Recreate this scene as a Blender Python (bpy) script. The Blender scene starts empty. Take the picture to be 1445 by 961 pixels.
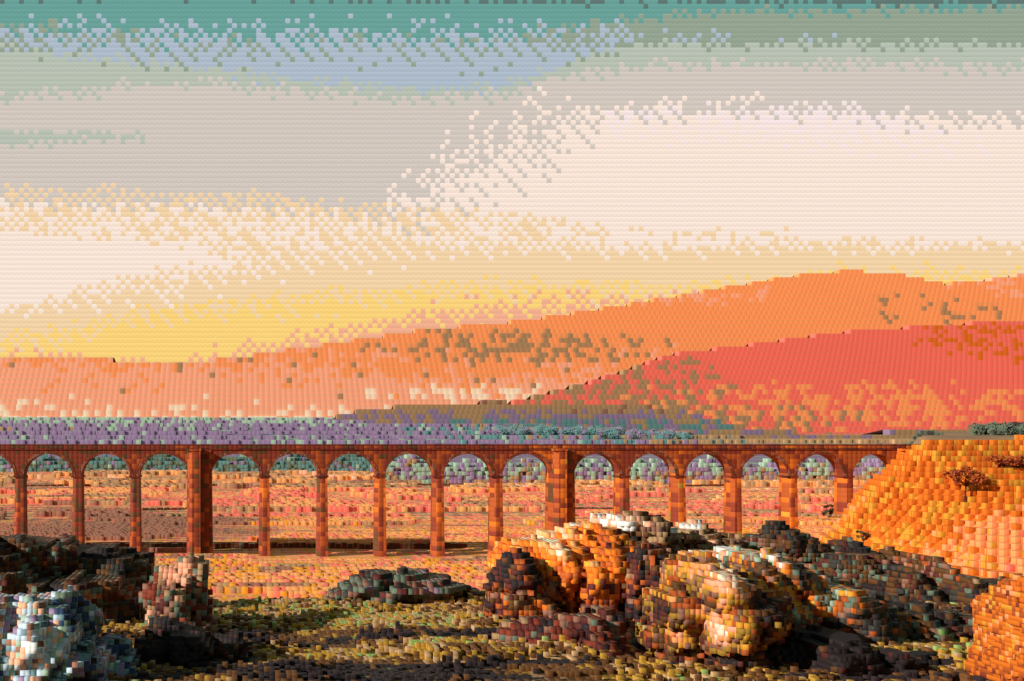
import bpy, bmesh, math, random
import numpy as np
from mathutils import Vector, Matrix, noise as mn

# ------------------------------------------------------------------ camera, world, sun
S = bpy.context.scene
R = math.radians
F = 1400.0            # focal length in photograph pixels
CX, CY = 350.0, 610.0 # picture point straight ahead of the lens (shift lens), level horizon
CZ = 33.0             # the lens stands on a knoll 33 m above the valley floor
BEAD = 6.83 / F

cam_d = bpy.data.cameras.new("camera")
cam = bpy.data.objects.new("camera", cam_d)
S.collection.objects.link(cam)
cam.location = (0, 0, CZ)
cam.rotation_euler = (R(90), 0, 0)
cam_d.sensor_width = 36
cam_d.lens = 36 * F / 1445
cam_d.shift_x = (722.5 - CX) / 1445
cam_d.shift_y = (CY - 480.5) / 1445
cam_d.clip_start = 0.1
cam_d.clip_end = 40000
S.camera = cam
S.view_settings.view_transform = 'Standard'
S.view_settings.look = 'None'
S.view_settings.exposure = 0.0
S.view_settings.gamma = 1.0
S.view_settings.use_curve_mapping = False

SUN_EL, SUN_AZ = 22.0, -113.0      # azimuth from +Y towards +X
sd = Vector((math.sin(R(SUN_AZ)) * math.cos(R(SUN_EL)), math.cos(R(SUN_AZ)) * math.cos(R(SUN_EL)), math.sin(R(SUN_EL))))
sun_d = bpy.data.lights.new("sun", 'SUN')
sun_d.energy = 5.0
sun_d.angle = R(0.6)
sun_d.color = (1.0, 0.93, 0.82)
sun = bpy.data.objects.new("sun", sun_d)
S.collection.objects.link(sun)
sun.rotation_euler = sd.to_track_quat('Z', 'Y').to_euler()
sun.location = (-50, -50, 100)


def lin(c):
    out = []
    for v in c:
        v = v / 255.0
        out.append(v / 12.92 if v <= 0.04045 else ((v + 0.055) / 1.055) ** 2.4)
    return out


class NT:
    """small helper to write node trees"""
    def __init__(s, nt):
        s.nt = nt; s.N = nt.nodes; s.L = nt.links

    def _set(s, sock, v):
        if hasattr(v, 'is_linked') or isinstance(v, bpy.types.NodeSocket):
            s.L.new(v, sock)
        elif v is not None:
            sock.default_value = v

    def m(s, op, a, b=None, c=None, clamp=False):
        n = s.N.new('ShaderNodeMath'); n.operation = op; n.use_clamp = clamp
        s._set(n.inputs[0], a)
        if b is not None: s._set(n.inputs[1], b)
        if c is not None: s._set(n.inputs[2], c)
        return n.outputs[0]

    def v(s, op, a, b=None, out=0):
        n = s.N.new('ShaderNodeVectorMath'); n.operation = op
        s._set(n.inputs[0], a)
        if b is not None: s._set(n.inputs[1], b)
        return n.outputs[out]

    def sep(s, a):
        n = s.N.new('ShaderNodeSeparateXYZ'); s._set(n.inputs[0], a); return n.outputs

    def comb(s, x, y, z):
        n = s.N.new('ShaderNodeCombineXYZ')
        for i, q in enumerate((x, y, z)): s._set(n.inputs[i], q)
        return n.outputs[0]

    def ramp(s, fac, stops, interp='LINEAR'):
        n = s.N.new('ShaderNodeValToRGB'); r = n.color_ramp; r.interpolation = interp
        while len(r.elements) > 1: r.elements.remove(r.elements[-1])
        r.elements[0].position = stops[0][0]; r.elements[0].color = (*stops[0][1], 1)
        for p, c in stops[1:]:
            e = r.elements.new(min(1, max(0, p))); e.color = (*c, 1)
        s.L.new(fac, n.inputs[0]); return n.outputs[0]

    def mix(s, f, a, b):
        n = s.N.new('ShaderNodeMix'); n.data_type = 'RGBA'
        s._set(n.inputs[0], f)
        for i, q in ((6, a), (7, b)):
            if isinstance(q, (tuple, list)): n.inputs[i].default_value = (*q, 1)
            else: s.L.new(q, n.inputs[i])
        return n.outputs[2]

    def white(s, vec):
        n = s.N.new('ShaderNodeTexWhiteNoise'); n.noise_dimensions = '3D'; s.L.new(vec, n.inputs[0]); return n.outputs[0]

    def noise(s, vec, scale=1.0, detail=3.0, rough=0.6):
        n = s.N.new('ShaderNodeTexNoise'); s.L.new(vec, n.inputs['Vector'])
        n.inputs['Scale'].default_value = scale; n.inputs['Detail'].default_value = detail
        n.inputs['Roughness'].default_value = rough
        return n.outputs[0]


# ------------------------------------------------------------------ world: evening sky of cloud bands
W = bpy.data.worlds.new("World"); S.world = W; W.use_nodes = True
W.node_tree.nodes.clear()
w = NT(W.node_tree)
tc = w.N.new('ShaderNodeTexCoord')
d = w.sep(tc.outputs['Generated'])
dy = w.m('MAXIMUM', d[1], 0.12)
px = w.m('MULTIPLY_ADD', w.m('DIVIDE', d[0], dy), F, CX + 0.4)
py = w.m('MULTIPLY_ADD', w.m('DIVIDE', d[2], dy), -F, CY + 1.4)
cx_ = w.m('DIVIDE', px, 6.83); cy_ = w.m('DIVIDE', py, 6.83)
ix = w.m('FLOOR', cx_); iy = w.m('FLOOR', cy_)
fx = w.m('FRACT', cx_); fy = w.m('FRACT', cy_)
sx = w.m('DIVIDE', w.m('MULTIPLY', w.m('ADD', ix, 0.5), 6.83), 1445.0, clamp=True)
sy = w.m('MULTIPLY', w.m('ADD', iy, 0.5), 6.83)
wn = w.white(w.comb(ix, iy, 3.0))
chk = w.m('PINGPONG', w.m('ADD', ix, iy), 1.0)
chk2 = w.m('PINGPONG', w.m('MULTIPLY', w.m('ADD', ix, w.m('MULTIPLY', iy, -1.0)), 0.5), 1.0)
dith = w.m('SUBTRACT', w.m('ADD', w.m('MULTIPLY', wn, 0.9), w.m('ADD', w.m('MULTIPLY', chk, 0.6), w.m('MULTIPLY', chk2, 0.5))), 1.0)  # -1..1
streak = w.m('SUBTRACT', w.noise(w.comb(w.m('MULTIPLY', sx, 5.0), w.m('MULTIPLY', sy, 0.03), 0.0), 1.0, 2.0), 0.5)


def bound(pts, width, wob=10.0, wpts=None):
    """1 below a cloud edge given as picture heights along the horizon"""
    h = w.ramp(sx, [(p / 1445.0, (y / 600.0,) * 3) for p, y in pts])
    h = w.m('MULTIPLY', h, 600.0)
    if wpts:
        wd = w.m('MULTIPLY', w.ramp(sx, [(p / 1445.0, (q / 100.0,) * 3) for p, q in wpts]), 100.0)
        dd = w.m('MULTIPLY', dith, w.m('MULTIPLY', wd, 1.35))
    else:
        dd = w.m('MULTIPLY', dith, width * 1.5)
    t = w.m('ADD', w.m('ADD', sy, dd), w.m('MULTIPLY', streak, wob))
    return w.m('GREATER_THAN', t, h)


K = dict(slate=(98, 122, 116), teal=(106, 164, 155), olive=(150, 166, 146), blue=(176, 190, 205), pale=(186, 195, 180),
         grey=(213, 202, 192), pink=(250, 231, 229), cream=(252, 231, 216), tan=(246, 213, 168), yellow=(254, 213, 122),
         glow=(246, 176, 142))
K = {k: lin(v) for k, v in K.items()}
c = w.mix(bound([(0, 0), (350, 0), (500, 3), (1445, 7)], 5, 0), K['slate'], K['teal'])
c = w.mix(bound([(0, 38), (200, 46), (400, 52), (700, 52), (850, 32), (1000, 20), (1200, 17), (1445, 14)], 15, 6, [(0, 26), (400, 20), (800, 12), (1445, 8)]), c, K['olive'])
bl = bound([(0, 56), (300, 56), (700, 56), (850, 58), (1000, 72), (1200, 84), (1445, 92)], 34, 4)
c = w.mix(bl, c, K['blue'])
c = w.mix(bound([(0, 70), (100, 80), (250, 94), (400, 114), (600, 128), (720, 118), (830, 84), (900, 64), (1445, 66)], 8, 10), c, K['pale'])
c = w.mix(bound([(0, 140), (150, 128), (180, 118), (280, 120), (420, 132), (560, 142), (700, 134), (800, 106), (900, 94), (1200, 90), (1445, 97)], 11, 16), c, K['grey'])
st = w.m('MULTIPLY', bound([(0, 184), (150, 190), (230, 196), (300, 260), (1445, 260)], 6, 4), w.m('SUBTRACT', 1.0, bound([(0, 206), (150, 200), (230, 198), (300, 196), (1445, 196)], 6, 4)))
c = w.mix(st, c, K['pale'])
c = w.mix(bound([(0, 282), (200, 286), (400, 292), (540, 300), (620, 262), (700, 215), (800, 185), (850, 165), (1000, 158), (1200, 163), (1445, 175)], 20, 4,
                [(0, 14), (500, 14), (620, 75), (760, 75), (850, 34), (1445, 16)]), c, K['cream'])
pk = w.m('MULTIPLY', bound([(0, 600), (780, 600), (850, 160), (1200, 158), (1300, 180), (1445, 200)], 14, 2), w.m('SUBTRACT', 1.0, bound([(0, 170), (900, 170), (1200, 190), (1445, 190)], 26, 4)))
c = w.mix(pk, c, K['pink'])
# thin tan veil over the left, then the open cream gap, then tan again
veil = w.m('MULTIPLY', bound([(0, 268), (400, 284), (560, 300), (640, 306), (760, 312), (850, 330), (1445, 345)], 12, 2), w.m('GREATER_THAN', dith, 0.05))
veil = w.m('MULTIPLY', veil, w.m('SUBTRACT', 1.0, bound([(0, 340), (200, 350), (350, 372), (600, 360), (850, 340), (1445, 345)], 14, 4)))
c = w.mix(veil, c, K['tan'])
c = w.mix(bound([(0, 442), (60, 430), (150, 412), (250, 398), (350, 372), (430, 352), (550, 340), (700, 344), (850, 352), (1000, 350), (1445, 347)], 22, 6,
                [(0, 18), (200, 30), (500, 40), (700, 16), (1445, 11)]), c, K['tan'])
c = w.mix(bound([(0, 484), (100, 472), (200, 452), (300, 436), (450, 424), (600, 410), (800, 406), (900, 412), (1000, 408), (1200, 390), (1445, 390)], 18, 8), c, K['yellow'])
c = w.mix(bound([(0, 506), (180, 522), (300, 508), (350, 496), (500, 474), (600, 448), (700, 436), (850, 430), (1445, 430)], 20, 8), c, K['glow'])
# bead highlights painted into the sky colour: bright upper arcs, dark lower edges
arc = w.m('SUBTRACT', 1.0, w.m('MULTIPLY', w.m('ABSOLUTE', w.m('SUBTRACT', fy, w.m('MULTIPLY_ADD', w.m('POWER', w.m('SUBTRACT', fx, 0.5), 2.0), 1.2, 0.12))), 5.0), clamp=True)
rim = w.m('MULTIPLY_ADD', arc, 0.17, 0.96)
low = w.m('MULTIPLY', w.m('GREATER_THAN', fy, 0.82), -0.05)
c = w.v('SCALE', c, None)
c.node.inputs[3].default_value = 1.0
w.L.new(w.m('ADD', rim, low), c.node.inputs[3])
sky = w.N.new('ShaderNodeTexSky'); sky.sky_type = 'NISHITA'; sky.sun_disc = False
sky.sun_elevation = R(SUN_EL); sky.sun_rotation = R(SUN_AZ)
b1 = w.N.new('ShaderNodeBackground'); w.L.new(sky.outputs[0], b1.inputs[0]); b1.inputs[1].default_value = 0.05
b2 = w.N.new('ShaderNodeBackground'); w.L.new(c, b2.inputs[0]); b2.inputs[1].default_value = 1.0
mx = w.N.new('ShaderNodeMixShader'); mx.inputs[0].default_value = 0.97
w.L.new(b1.outputs[0], mx.inputs[1]); w.L.new(b2.outputs[0], mx.inputs[2])
wo = w.N.new('ShaderNodeOutputWorld'); w.L.new(mx.outputs[0], wo.inputs[0])
W.cycles.sampling_method = 'MANUAL'; W.cycles.sample_map_resolution = 512

# ------------------------------------------------------------------ palette (colours of the materials themselves)
P = dict(
    black=(44, 34, 36), char=(62, 60, 56), wine=(92, 40, 36), brick=(136, 56, 36), rust=(176, 84, 34), amber=(222, 114, 30),
    gold=(222, 154, 48), ochre=(166, 126, 46), brown=(100, 64, 34), tanb=(174, 138, 100), umber=(150, 104, 86), peach=(250, 176, 142),
    orange=(250, 160, 100), coral=(244, 119, 101), cream=(250, 226, 200), white=(240, 238, 234), mint=(160, 184, 162), sage=(104, 118, 100),
    teal=(98, 140, 140), lilac=(150, 124, 158), navy=(48, 66, 100), steel=(110, 140, 150), moss=(134, 158, 88), yellow=(250, 212, 122),
    purple=(146, 122, 154), sky=(188, 205, 220))


def bead_mat(name, cols, cell, nsc=(1, 1, 1), nscale=1.0, amp=1.0, dither=0.15, grad=None, off=0.0, blobs=(), gain=1.0,
             rough=0.75, bump=0.25, spec=0.25, detail=3.0, flat=False, objc=False, specks=()):
    """colour clumps on a small grid of rounded cells fixed in the world; cols is [(position, palette name)...]
    flat=True: cells lie on the ground (x, y); else they stand on x, z"""
    m = bpy.data.materials.new(name); m.use_nodes = True
    n = NT(m.node_tree); bs = n.N['Principled BSDF']
    if isinstance(cell, (int, float)): cell = (cell, cell * 4, cell)
    g = n.N.new('ShaderNodeNewGeometry'); pos = g.outputs['Position']
    if objc:
        pos = n.N.new('ShaderNodeTexCoord').outputs['Object']
    if not flat:  # step a little inside the surface, so a cell's own faces all read the same cell
        pos = n.v('SUBTRACT', pos, n.v('MULTIPLY', g.outputs['True Normal'], (cell[0] * .08,) * 3))
    if flat:      # rows of ground cells are set off against each other, like laid stones
        p3 = n.sep(pos); row = n.m('FLOOR', n.m('DIVIDE', p3[1], cell[1]))
        pos = n.v('ADD', pos, n.comb(n.m('MULTIPLY', n.white(n.comb(row, 1.5, 2.5)), cell[0]), 0.0, 0.0))
    sn = n.v('ADD', n.v('SNAP', pos, tuple(cell)), tuple(q * .5 for q in cell))
    cl = n.v('DIVIDE', pos, tuple(cell)); fr = n.v('FRACTION', n.v('ADD', cl, (4000.0, 4000.0, 4000.0)))
    idv = n.v('FLOOR', cl)
    nz = n.noise(n.v('MULTIPLY', sn, tuple(nsc)), nscale, detail, 0.65)
    wh = n.white(n.v('ADD', idv, (0.5, 0.5, 0.5)))
    val = n.m('MULTIPLY_ADD', n.m('SUBTRACT', nz, 0.5), 2.2 * amp, 0.5 + off)
    val = n.m('ADD', val, n.m('MULTIPLY', n.m('SUBTRACT', wh, 0.5), dither))
    if grad:
        val = n.m('ADD', val, n.v('DOT_PRODUCT', n.v('SUBTRACT', sn, tuple(grad[1])), tuple(grad[0]), out=1))
    for (c0, rad, a) in blobs:
        q = n.v('DIVIDE', n.v('SUBTRACT', sn, tuple(c0)), tuple(rad))
        ln = n.v('LENGTH', q, out=1)
        f = n.m('SUBTRACT', 1.0, n.m('MULTIPLY', ln, ln), clamp=True)
        val = n.m('MULTIPLY_ADD', f, a, val)
    stops = [(p, [min(0.95, v * gain) for v in lin(P[k])]) for p, k in cols]
    col = n.ramp(val, stops, 'CONSTANT')
    for si, (k, c0, rad, a) in enumerate(specks):      # scattered single cells of another plant or stone, or of painted haze on the far hill
        ln = n.v('LENGTH', n.v('DIVIDE', n.v('SUBTRACT', sn, tuple(c0)), tuple(rad)), out=1)
        f = n.m('MULTIPLY', n.m('SUBTRACT', 1.0, n.m('MULTIPLY', ln, ln), clamp=True), a)
        w2 = n.white(n.v('ADD', idv, (17.5 + si, 3.5, 9.5)))
        col = n.mix(n.m('LESS_THAN', w2, f), col, tuple(min(0.95, v * gain) for v in lin(P[k])))
    n.L.new(col, bs.inputs['Base Color'])
    bs.inputs['Roughness'].default_value = rough
    bs.inputs['Specular IOR Level'].default_value = spec
    f3 = n.sep(fr)
    a, b = (f3[0], f3[1]) if flat else (f3[0], f3[2])
    r2 = n.m('ADD', n.m('POWER', n.m('SUBTRACT', a, 0.5), 2.0), n.m('POWER', n.m('SUBTRACT', b, 0.5), 2.0))
    h = n.m('SUBTRACT', 1.0, n.m('MULTIPLY', r2, 2.2), clamp=True)
    bu = n.N.new('ShaderNodeBump'); bu.inputs['Strength'].default_value = bump
    bu.inputs['Distance'].default_value = cell[0] * 0.45
    m['cell'] = cell[0]
    n.L.new(h, bu.inputs['Height']); n.L.new(bu.outputs[0], bs.inputs['Normal'])
    return m


def at(qx, qy, Y):
    return Vector(((qx - CX) / F * Y, Y, CZ + (CY - qy) / F * Y))


def link(o): S.collection.objects.link(o); return o


def tag(o, label=None, cat=None, group=None, kind=None):
    if label: o['label'] = label
    if cat: o['category'] = cat
    if group: o['group'] = group
    if kind: o['kind'] = kind
    return o


def mesh_obj(name, verts, faces, mats, parent=None, smooth=False, midx=None):
    me = bpy.data.meshes.new(name)
    me.from_pydata([tuple(v) for v in verts], [], faces)
    for m in (mats if isinstance(mats, (list, tuple)) else [mats]): me.materials.append(m)
    if midx is not None: me.polygons.foreach_set('material_index', midx)
    if smooth: me.polygons.foreach_set('use_smooth', [True] * len(me.polygons))
    me.update()
    o = link(bpy.data.objects.new(name, me))
    if parent: o.parent = parent
    return o


def bm_obj(name, bm, mat, parent=None, smooth=False):
    me = bpy.data.meshes.new(name)
    bmesh.ops.recalc_face_normals(bm, faces=bm.faces)
    bm.to_mesh(me); bm.free()
    me.materials.append(mat)
    if smooth: me.polygons.foreach_set('use_smooth', [True] * len(me.polygons))
    o = link(bpy.data.objects.new(name, me))
    if parent: o.parent = parent
    return o


def empty(name, loc):
    o = link(bpy.data.objects.new(name, None)); o.location = loc; return o


def sst(a, b, x):
    t = min(1, max(0, (x - a) / (b - a))); return t * t * (3 - 2 * t)


def interp(pts, x):
    if x <= pts[0][0]: return pts[0][1]
    for (a, p), (b, q) in zip(pts, pts[1:]):
        if x <= b: return p + (q - p) * (x - a) / (b - a)
    return pts[-1][1]


# ------------------------------------------------------------------ terrain
VY = 265.0                              # the viaduct's near face


def bank(x, y):
    """grass embankment that takes the railway off the viaduct on the right"""
    e = x - (1128 - CX) / F * VY - min(40, max(0, y - VY)) * 0.9                       # metres past its foot at the viaduct
    top = interp([(-8, 0), (0, 1.2), (9, 6.5), (15, 15), (25, 24.5), (32, 29.0), (60, 30.2), (400, 34)], e + min(18, max(0, VY - y)) * 0.5 - max(0, VY - y - 18) * 0.25)
    if y < VY + 6:
        f = 1 - sst(3, 92, VY - y)
    else:
        f = 1 - sst(0, 60, y - VY - 6)
        if y < 950: f = max(f, sst(0.635, 0.68, x / y) * (1 - sst(700, 950, y)))
    return top * f


def height(x, y):
    z = 0.0
    if y < 160:
        z = min(31.0, 31.0 - 0.235 * (y - 12.4))
        if 8 < y < 20: z -= 0.03 * (y - 8) * 0.5
        z = max(z, 0.0)
    n1 = mn.noise((x * 0.35, y * 0.35, 0.3)); n2 = mn.noise((x * 1.3, y * 1.3, 4.0)); n3 = mn.noise((x * 0.02, y * 0.02, 9.0))
    k = sst(40, 14, y) if y > 14 else 1
    z += k * (0.16 * n1 + 0.05 * n2)
    z += 0.8 * n3 * sst(60, 160, y)
    if y > 900:
        u = x / y
        z += interp([(900, 0), (1850, 3), (2200, 36), (2500, 58), (2700, 69), (4200, 20), (9000, 0)], y) * interp([(-0.3, 1.03), (0.1, 1), (0.3, 0.86), (0.42, 0.62), (0.5, 0.36), (3, 0.34)], u) * (1 + 0.04 * mn.noise((x * 0.0016, y * 0.0016, 2)))
    z += bank(x, y)
    return z


ys = [-30, -15, -5, 0]
y = 1.5
while y < 12000:
    ys.append(y); y *= 1.033 if y > 30 else 1.024
    if y < 9: y += 0.05
ys.append(24000)
NU = 300
verts, faces, mi = [], [], []
for y in ys:
    for i in range(NU + 1):
        u = -1.3 + 3.2 * i / NU
        x = u * (max(y, -2) * 0.9 + 14)
        verts.append((x, y, height(x, y)))
for j in range(len(ys) - 1):
    for i in range(NU):
        a = j * (NU + 1) + i
        faces.append((a, a + 1, a + NU + 2, a + NU + 1))
        x, y, _ = verts[a]
        wob = mn.noise((x * 0.05, y * 0.05, 1.0))
        if y < 40: k = 0
        elif VY + 16 < y < 900 and bank(x, y) > 3: k = 5
        elif y < 900 and bank(x, y) > 1.0 + wob * 1.0: k = 3
        elif y < 380 + 40 * wob: k = 1
        elif y < 960 + 60 * wob: k = 2
        else: k = 4
        mi.append(k)

CELLV = BEAD * VY
turf = bead_mat('knoll_turf', [(0, 'black'), (0.2, 'brown'), (0.34, 'ochre'), (0.46, 'brown'), (0.53, 'tanb'), (0.6, 'ochre'), (0.70, 'moss'), (0.76, 'ochre'), (0.86, 'tanb')],
                (0.05, 0.14, 5), (0.5, 2.6, 0), 1.0, 0.8, 0.42, flat=True, gain=0.8, bump=0.2)
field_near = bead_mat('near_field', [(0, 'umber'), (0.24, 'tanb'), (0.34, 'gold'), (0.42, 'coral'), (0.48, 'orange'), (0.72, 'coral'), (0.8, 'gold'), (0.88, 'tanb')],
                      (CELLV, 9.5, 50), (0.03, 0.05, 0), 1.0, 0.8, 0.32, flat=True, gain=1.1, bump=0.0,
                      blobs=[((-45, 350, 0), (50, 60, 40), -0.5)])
field_mid = bead_mat('mid_field', [(0, 'umber'), (0.24, 'tanb'), (0.40, 'coral'), (0.52, 'orange'), (0.72, 'coral'), (0.86, 'tanb')],
                     (2.3, 26, 50), (0.006, 0.03, 0), 1.0, 0.75, 0.3, flat=True, gain=1.15, bump=0.0)
grassb = bead_mat('embankment_grass', [(0, 'rust'), (0.14, 'amber'), (0.54, 'gold'), (0.66, 'amber'), (0.76, 'orange'), (0.86, 'gold'), (0.9, 'orange'), (1.0, 'coral')],
                  (CELLV, CELLV, CELLV), (0.07, 0.02, 0.16), 1.0, 0.5, 0.22, gain=0.9,
                  blobs=[((165, 205, 8), (60, 40, 12), 0.36), ((151, 255, 16), (12, 18, 18), 0.3), ((128, 230, 10), (18, 30, 10), 0.3)])  # gold streaks, including the sunlit left edge put into the grass colour
plateau = bead_mat('plateau_pasture', [(0, 'sage'), (0.2, 'umber'), (0.4, 'tanb'), (0.8, 'umber')], (2, 40, 2), (0.02, 0, .2), 1.0, 0.7, 0.5, gain=0.95, bump=0.1)
moor = bead_mat('heather_moor', [(0, 'teal'), (0.14, 'purple'), (0.6, 'mint'), (0.78, 'purple'), (0.88, 'tanb')],
                (11.4, 90000, 11.4), (0.0010, 0.0, 0.05), 1.0, 0.6, 0.5, gain=0.95, bump=0.12,
                blobs=[((1900, 2400, 40), (1450, 9000, 900), 1.1), ((-700, 2400, 50), (800, 9000, 900), 0.14)],
                specks=[('mint', (-500, 2300, 50), (1100, 9e4, 60), .4), ('lilac', (400, 2300, 40), (1600, 9e4, 90), .3), ('teal', (800, 2300, 35), (500, 9e4, 40), .5)])
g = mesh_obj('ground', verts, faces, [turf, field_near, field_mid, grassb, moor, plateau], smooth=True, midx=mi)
tag(g, kind='structure')


def ridge(name, prof, Yf, Yr, mat, foot=-40, lump=0.04):
    """a hill of square-stepped ground: terraces climb from the foot to the skyline and fall away behind"""
    c = mat['cell']
    k0 = int(foot // c)
    tops = [CZ + (CY - v) / F * Yr for _, v in prof]
    zm = max(tops) + c

    def front(z): return Yf + (Yr - Yf) * min(1, max(0, (z - foot) / (zm - foot))) ** 1.2
    cols = []
    for i in range(int((prof[0][0] - CX) / F * Yr // c), int((prof[-1][0] - CX) / F * Yr // c) + 1):
        X = (i + .5) * c; Yt = Yr
        for _ in range(12):
            zt_ = CZ + (CY - interp(prof, X * F / Yt + CX)) / F * Yt
            Yt = 0.5 * Yt + 0.5 * front(zt_)
        kt = max(k0, round(zt_ / c) - 1)
        ysl = [front(k * c) + lump * 300 * mn.noise((X * 0.002, k * c * 0.004, 3)) for k in range(k0, kt + 1)]
        for q2 in range(1, len(ysl)): ysl[q2] = max(ysl[q2], ysl[q2 - 1] + 1)
        cols.append((i, kt, ysl))
    vs, fs = [], []

    def quad(*p):
        b = len(vs); vs.extend(p); fs.append((b, b + 1, b + 2, b + 3))
    for n, (i, kt, ysl) in enumerate(cols):
        xa, xb = i * c, (i + 1) * c
        for a, yk in enumerate(ysl):
            za = (k0 + a) * c; zb = za + c; yn = ysl[a + 1] if a + 1 < len(ysl) else ysl[-1] + 2 * c
            quad((xa, yk, za), (xb, yk, za), (xb, yk, zb), (xa, yk, zb))
            quad((xa, yk, zb), (xb, yk, zb), (xb, yn, zb), (xa, yn, zb))
            if n + 1 < len(cols):
                o2 = cols[n + 1][2]; y2 = o2[a] if a < len(o2) else yk + 2 * c
                quad((xb, yk, za), (xb, y2, za), (xb, y2, zb), (xb, yk, zb))
        zt = (kt + 1) * c; Yb = ysl[-1] + 2 * c
        quad((xb, Yb, zt), (xa, Yb, zt), (xa, Yb + (Yr - Yf) * 1.2, k0 * c), (xb, Yb + (Yr - Yf) * 1.2, k0 * c))
        if n + 1 < len(cols) and cols[n + 1][1] > kt:      # side steps where the next column is taller
            o2 = cols[n + 1][2]
            for a in range(len(ysl), len(o2)):
                za = (k0 + a) * c
                quad((xb, o2[a], za), (xb, o2[-1] + 2 * c, za), (xb, o2[-1] + 2 * c, za + c), (xb, o2[a], za + c))
        if n + 1 < len(cols) and cols[n + 1][1] < kt:
            o2 = cols[n + 1][2]
            for a in range(len(o2), len(ysl)):
                za = (k0 + a) * c
                quad((xb, ysl[a], za), (xb, Yb, za), (xb, Yb, za + c), (xb, ysl[a], za + c))
    return tag(mesh_obj(name, vs, fs, mat), kind='structure')


def hp(q, y_, Y): return tuple(at(q, y_, Y))


# three ranges, farthest first
Z5 = CZ + (CY - 540) / F * 6000
far_m = bead_mat('far_hill', [(0, 'cream'), (0.14, 'peach'), (0.42, 'tanb'), (0.432, 'orange'), (0.5, 'peach'), (0.56, 'orange')],  # pale foot: valley mist painted into the hill colour
                 (BEAD * 6000, 4000, BEAD * 6000), (0.0004, 0, 0.003), 1.0, 0.3, 0.3, grad=((0.00002, 0, 0.0016), (1200, 0, Z5 + 20)), gain=0.95, bump=0.12,
                 specks=[('tanb', hp(700, 498, 5900), (950, 9e4, 120), .55), ('tanb', hp(1285, 445, 5900), (420, 9e4, 120), .3), ('peach', hp(60, 560, 5300), (2600, 9e4, 210), .8),
                         ('peach', hp(900, 425, 6100), (900, 9e4, 90), .4), ('peach', hp(1400, 405, 6100), (500, 9e4, 120), .5), ('cream', hp(660, 560, 5600), (700, 9e4, 55), .5)])
ridge('hill', [(-900, 530), (-300, 512), (0, 502), (120, 503), (200, 513), (260, 514), (330, 506), (450, 488), (600, 466), (750, 452), (850, 436), (950, 420),
               (1050, 402), (1120, 390), (1200, 383), (1280, 390), (1330, 402), (1380, 398), (1445, 388), (1800, 370), (2400, 430), (3000, 560)], 5000, 6200, far_m, lump=0.008)
near_m = bead_mat('coral_hill', [(0, 'orange'), (0.06, 'coral')],
                  (BEAD * 3400, 4000, BEAD * 3400), (0.0006, 0, 0.006), 1.0, 0.4, 0.3, grad=((0.0001, 0, 0.0008), (1700, 0, 200)), gain=0.92, bump=0.12,
                  blobs=[],
                  specks=[('tanb', hp(850, 560, 3300), (420, 9e4, 170), .6), ('tanb', hp(1000, 590, 3100), (480, 9e4, 70), .5), ('orange', hp(1180, 575, 3200), (900, 9e4, 90), .55),
                          ('amber', hp(1420, 480, 3400), (420, 9e4, 110), .6)])
ridge('hill', [(560, 640), (640, 600), (730, 566), (850, 534), (950, 500), (1050, 488), (1200, 468), (1330, 460), (1445, 452), (1700, 446), (2200, 470), (2900, 600)],
      2900, 3500, near_m, foot=-20, lump=0.015)
tan_m = bead_mat('tan_ridge', [(0, 'teal'), (0.12, 'purple'), (0.36, 'tanb'), (0.95, 'umber')],
                 (BEAD * 2700, 4000, BEAD * 2700), (0.002, 0, 0.03), 1.0, 0.55, 0.42, grad=((0.0002, 0, 0.007), (700, 0, 60)), gain=0.9, bump=0.12,
                specks=[('purple', hp(700, 590, 2500), (750, 9e4, 30), .7), ('teal', hp(850, 600, 2400), (500, 9e4, 22), .5)])
ridge('hill', [(380, 640), (470, 590), (520, 577), (600, 572), (680, 568), (800, 569), (900, 572), (960, 580), (1010, 594), (1060, 606), (1150, 612), (1250, 610),
               (1330, 610), (1400, 610), (1500, 610), (1800, 610), (2200, 640)], 2250, 2700, tan_m, foot=-30)

# ------------------------------------------------------------------ viaduct
stone = bead_mat('viaduct_stone', [(0, 'brown'), (0.28, 'brick'), (0.58, 'rust'), (0.84, 'amber'), (0.98, 'umber')], (CELLV, 4, CELLV), (0.06, 0.2, 0.08), 1.0, 0.7, 0.4, gain=0.85, grad=((0.0016, 0, 0), (60, 0, 0)))
stone_l = bead_mat('pier_stone', [(0, 'wine'), (0.16, 'brown'), (0.36, 'brick'), (0.54, 'rust'), (0.74, 'amber'), (0.88, 'ochre'), (0.96, 'gold')], (CELLV, 4, CELLV), (0.15, 0.3, 0.05), 1.0, 0.6, 0.4, gain=1.0, grad=((0.0012, 0, 0), (30, 0, 0)))  # stone turns golder rightward, putting sunlit pier edges into the colour
coping = bead_mat('coping_stone', [(0, 'wine'), (0.4, 'brick'), (0.8, 'brown')], (CELLV, 4, CELLV), (0.2, 0.2, 0.2), 1.0, 0.6, 0.5, gain=0.8)
ring_m = bead_mat('voussoir_stone', [(0, 'brown'), (0.3, 'brick'), (0.6, 'umber'), (0.8, 'rust')], (CELLV * .5, 4, CELLV * .5), (0.3, 0.3, 0.3), 1.0, 0.6, 0.6, gain=0.85)
ballast_m = bead_mat('ballast', [(0, 'brown'), (0.5, 'umber')], (0.3, 0.3, 4), (1, 1, 0), 1.0, 0.7, 0.6, flat=True)
DEP = 4.2
PXM = VY / F


def wx(q): return (q - CX) / F * VY


def wz(q): return CZ + (CY - q) / F * VY


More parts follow.
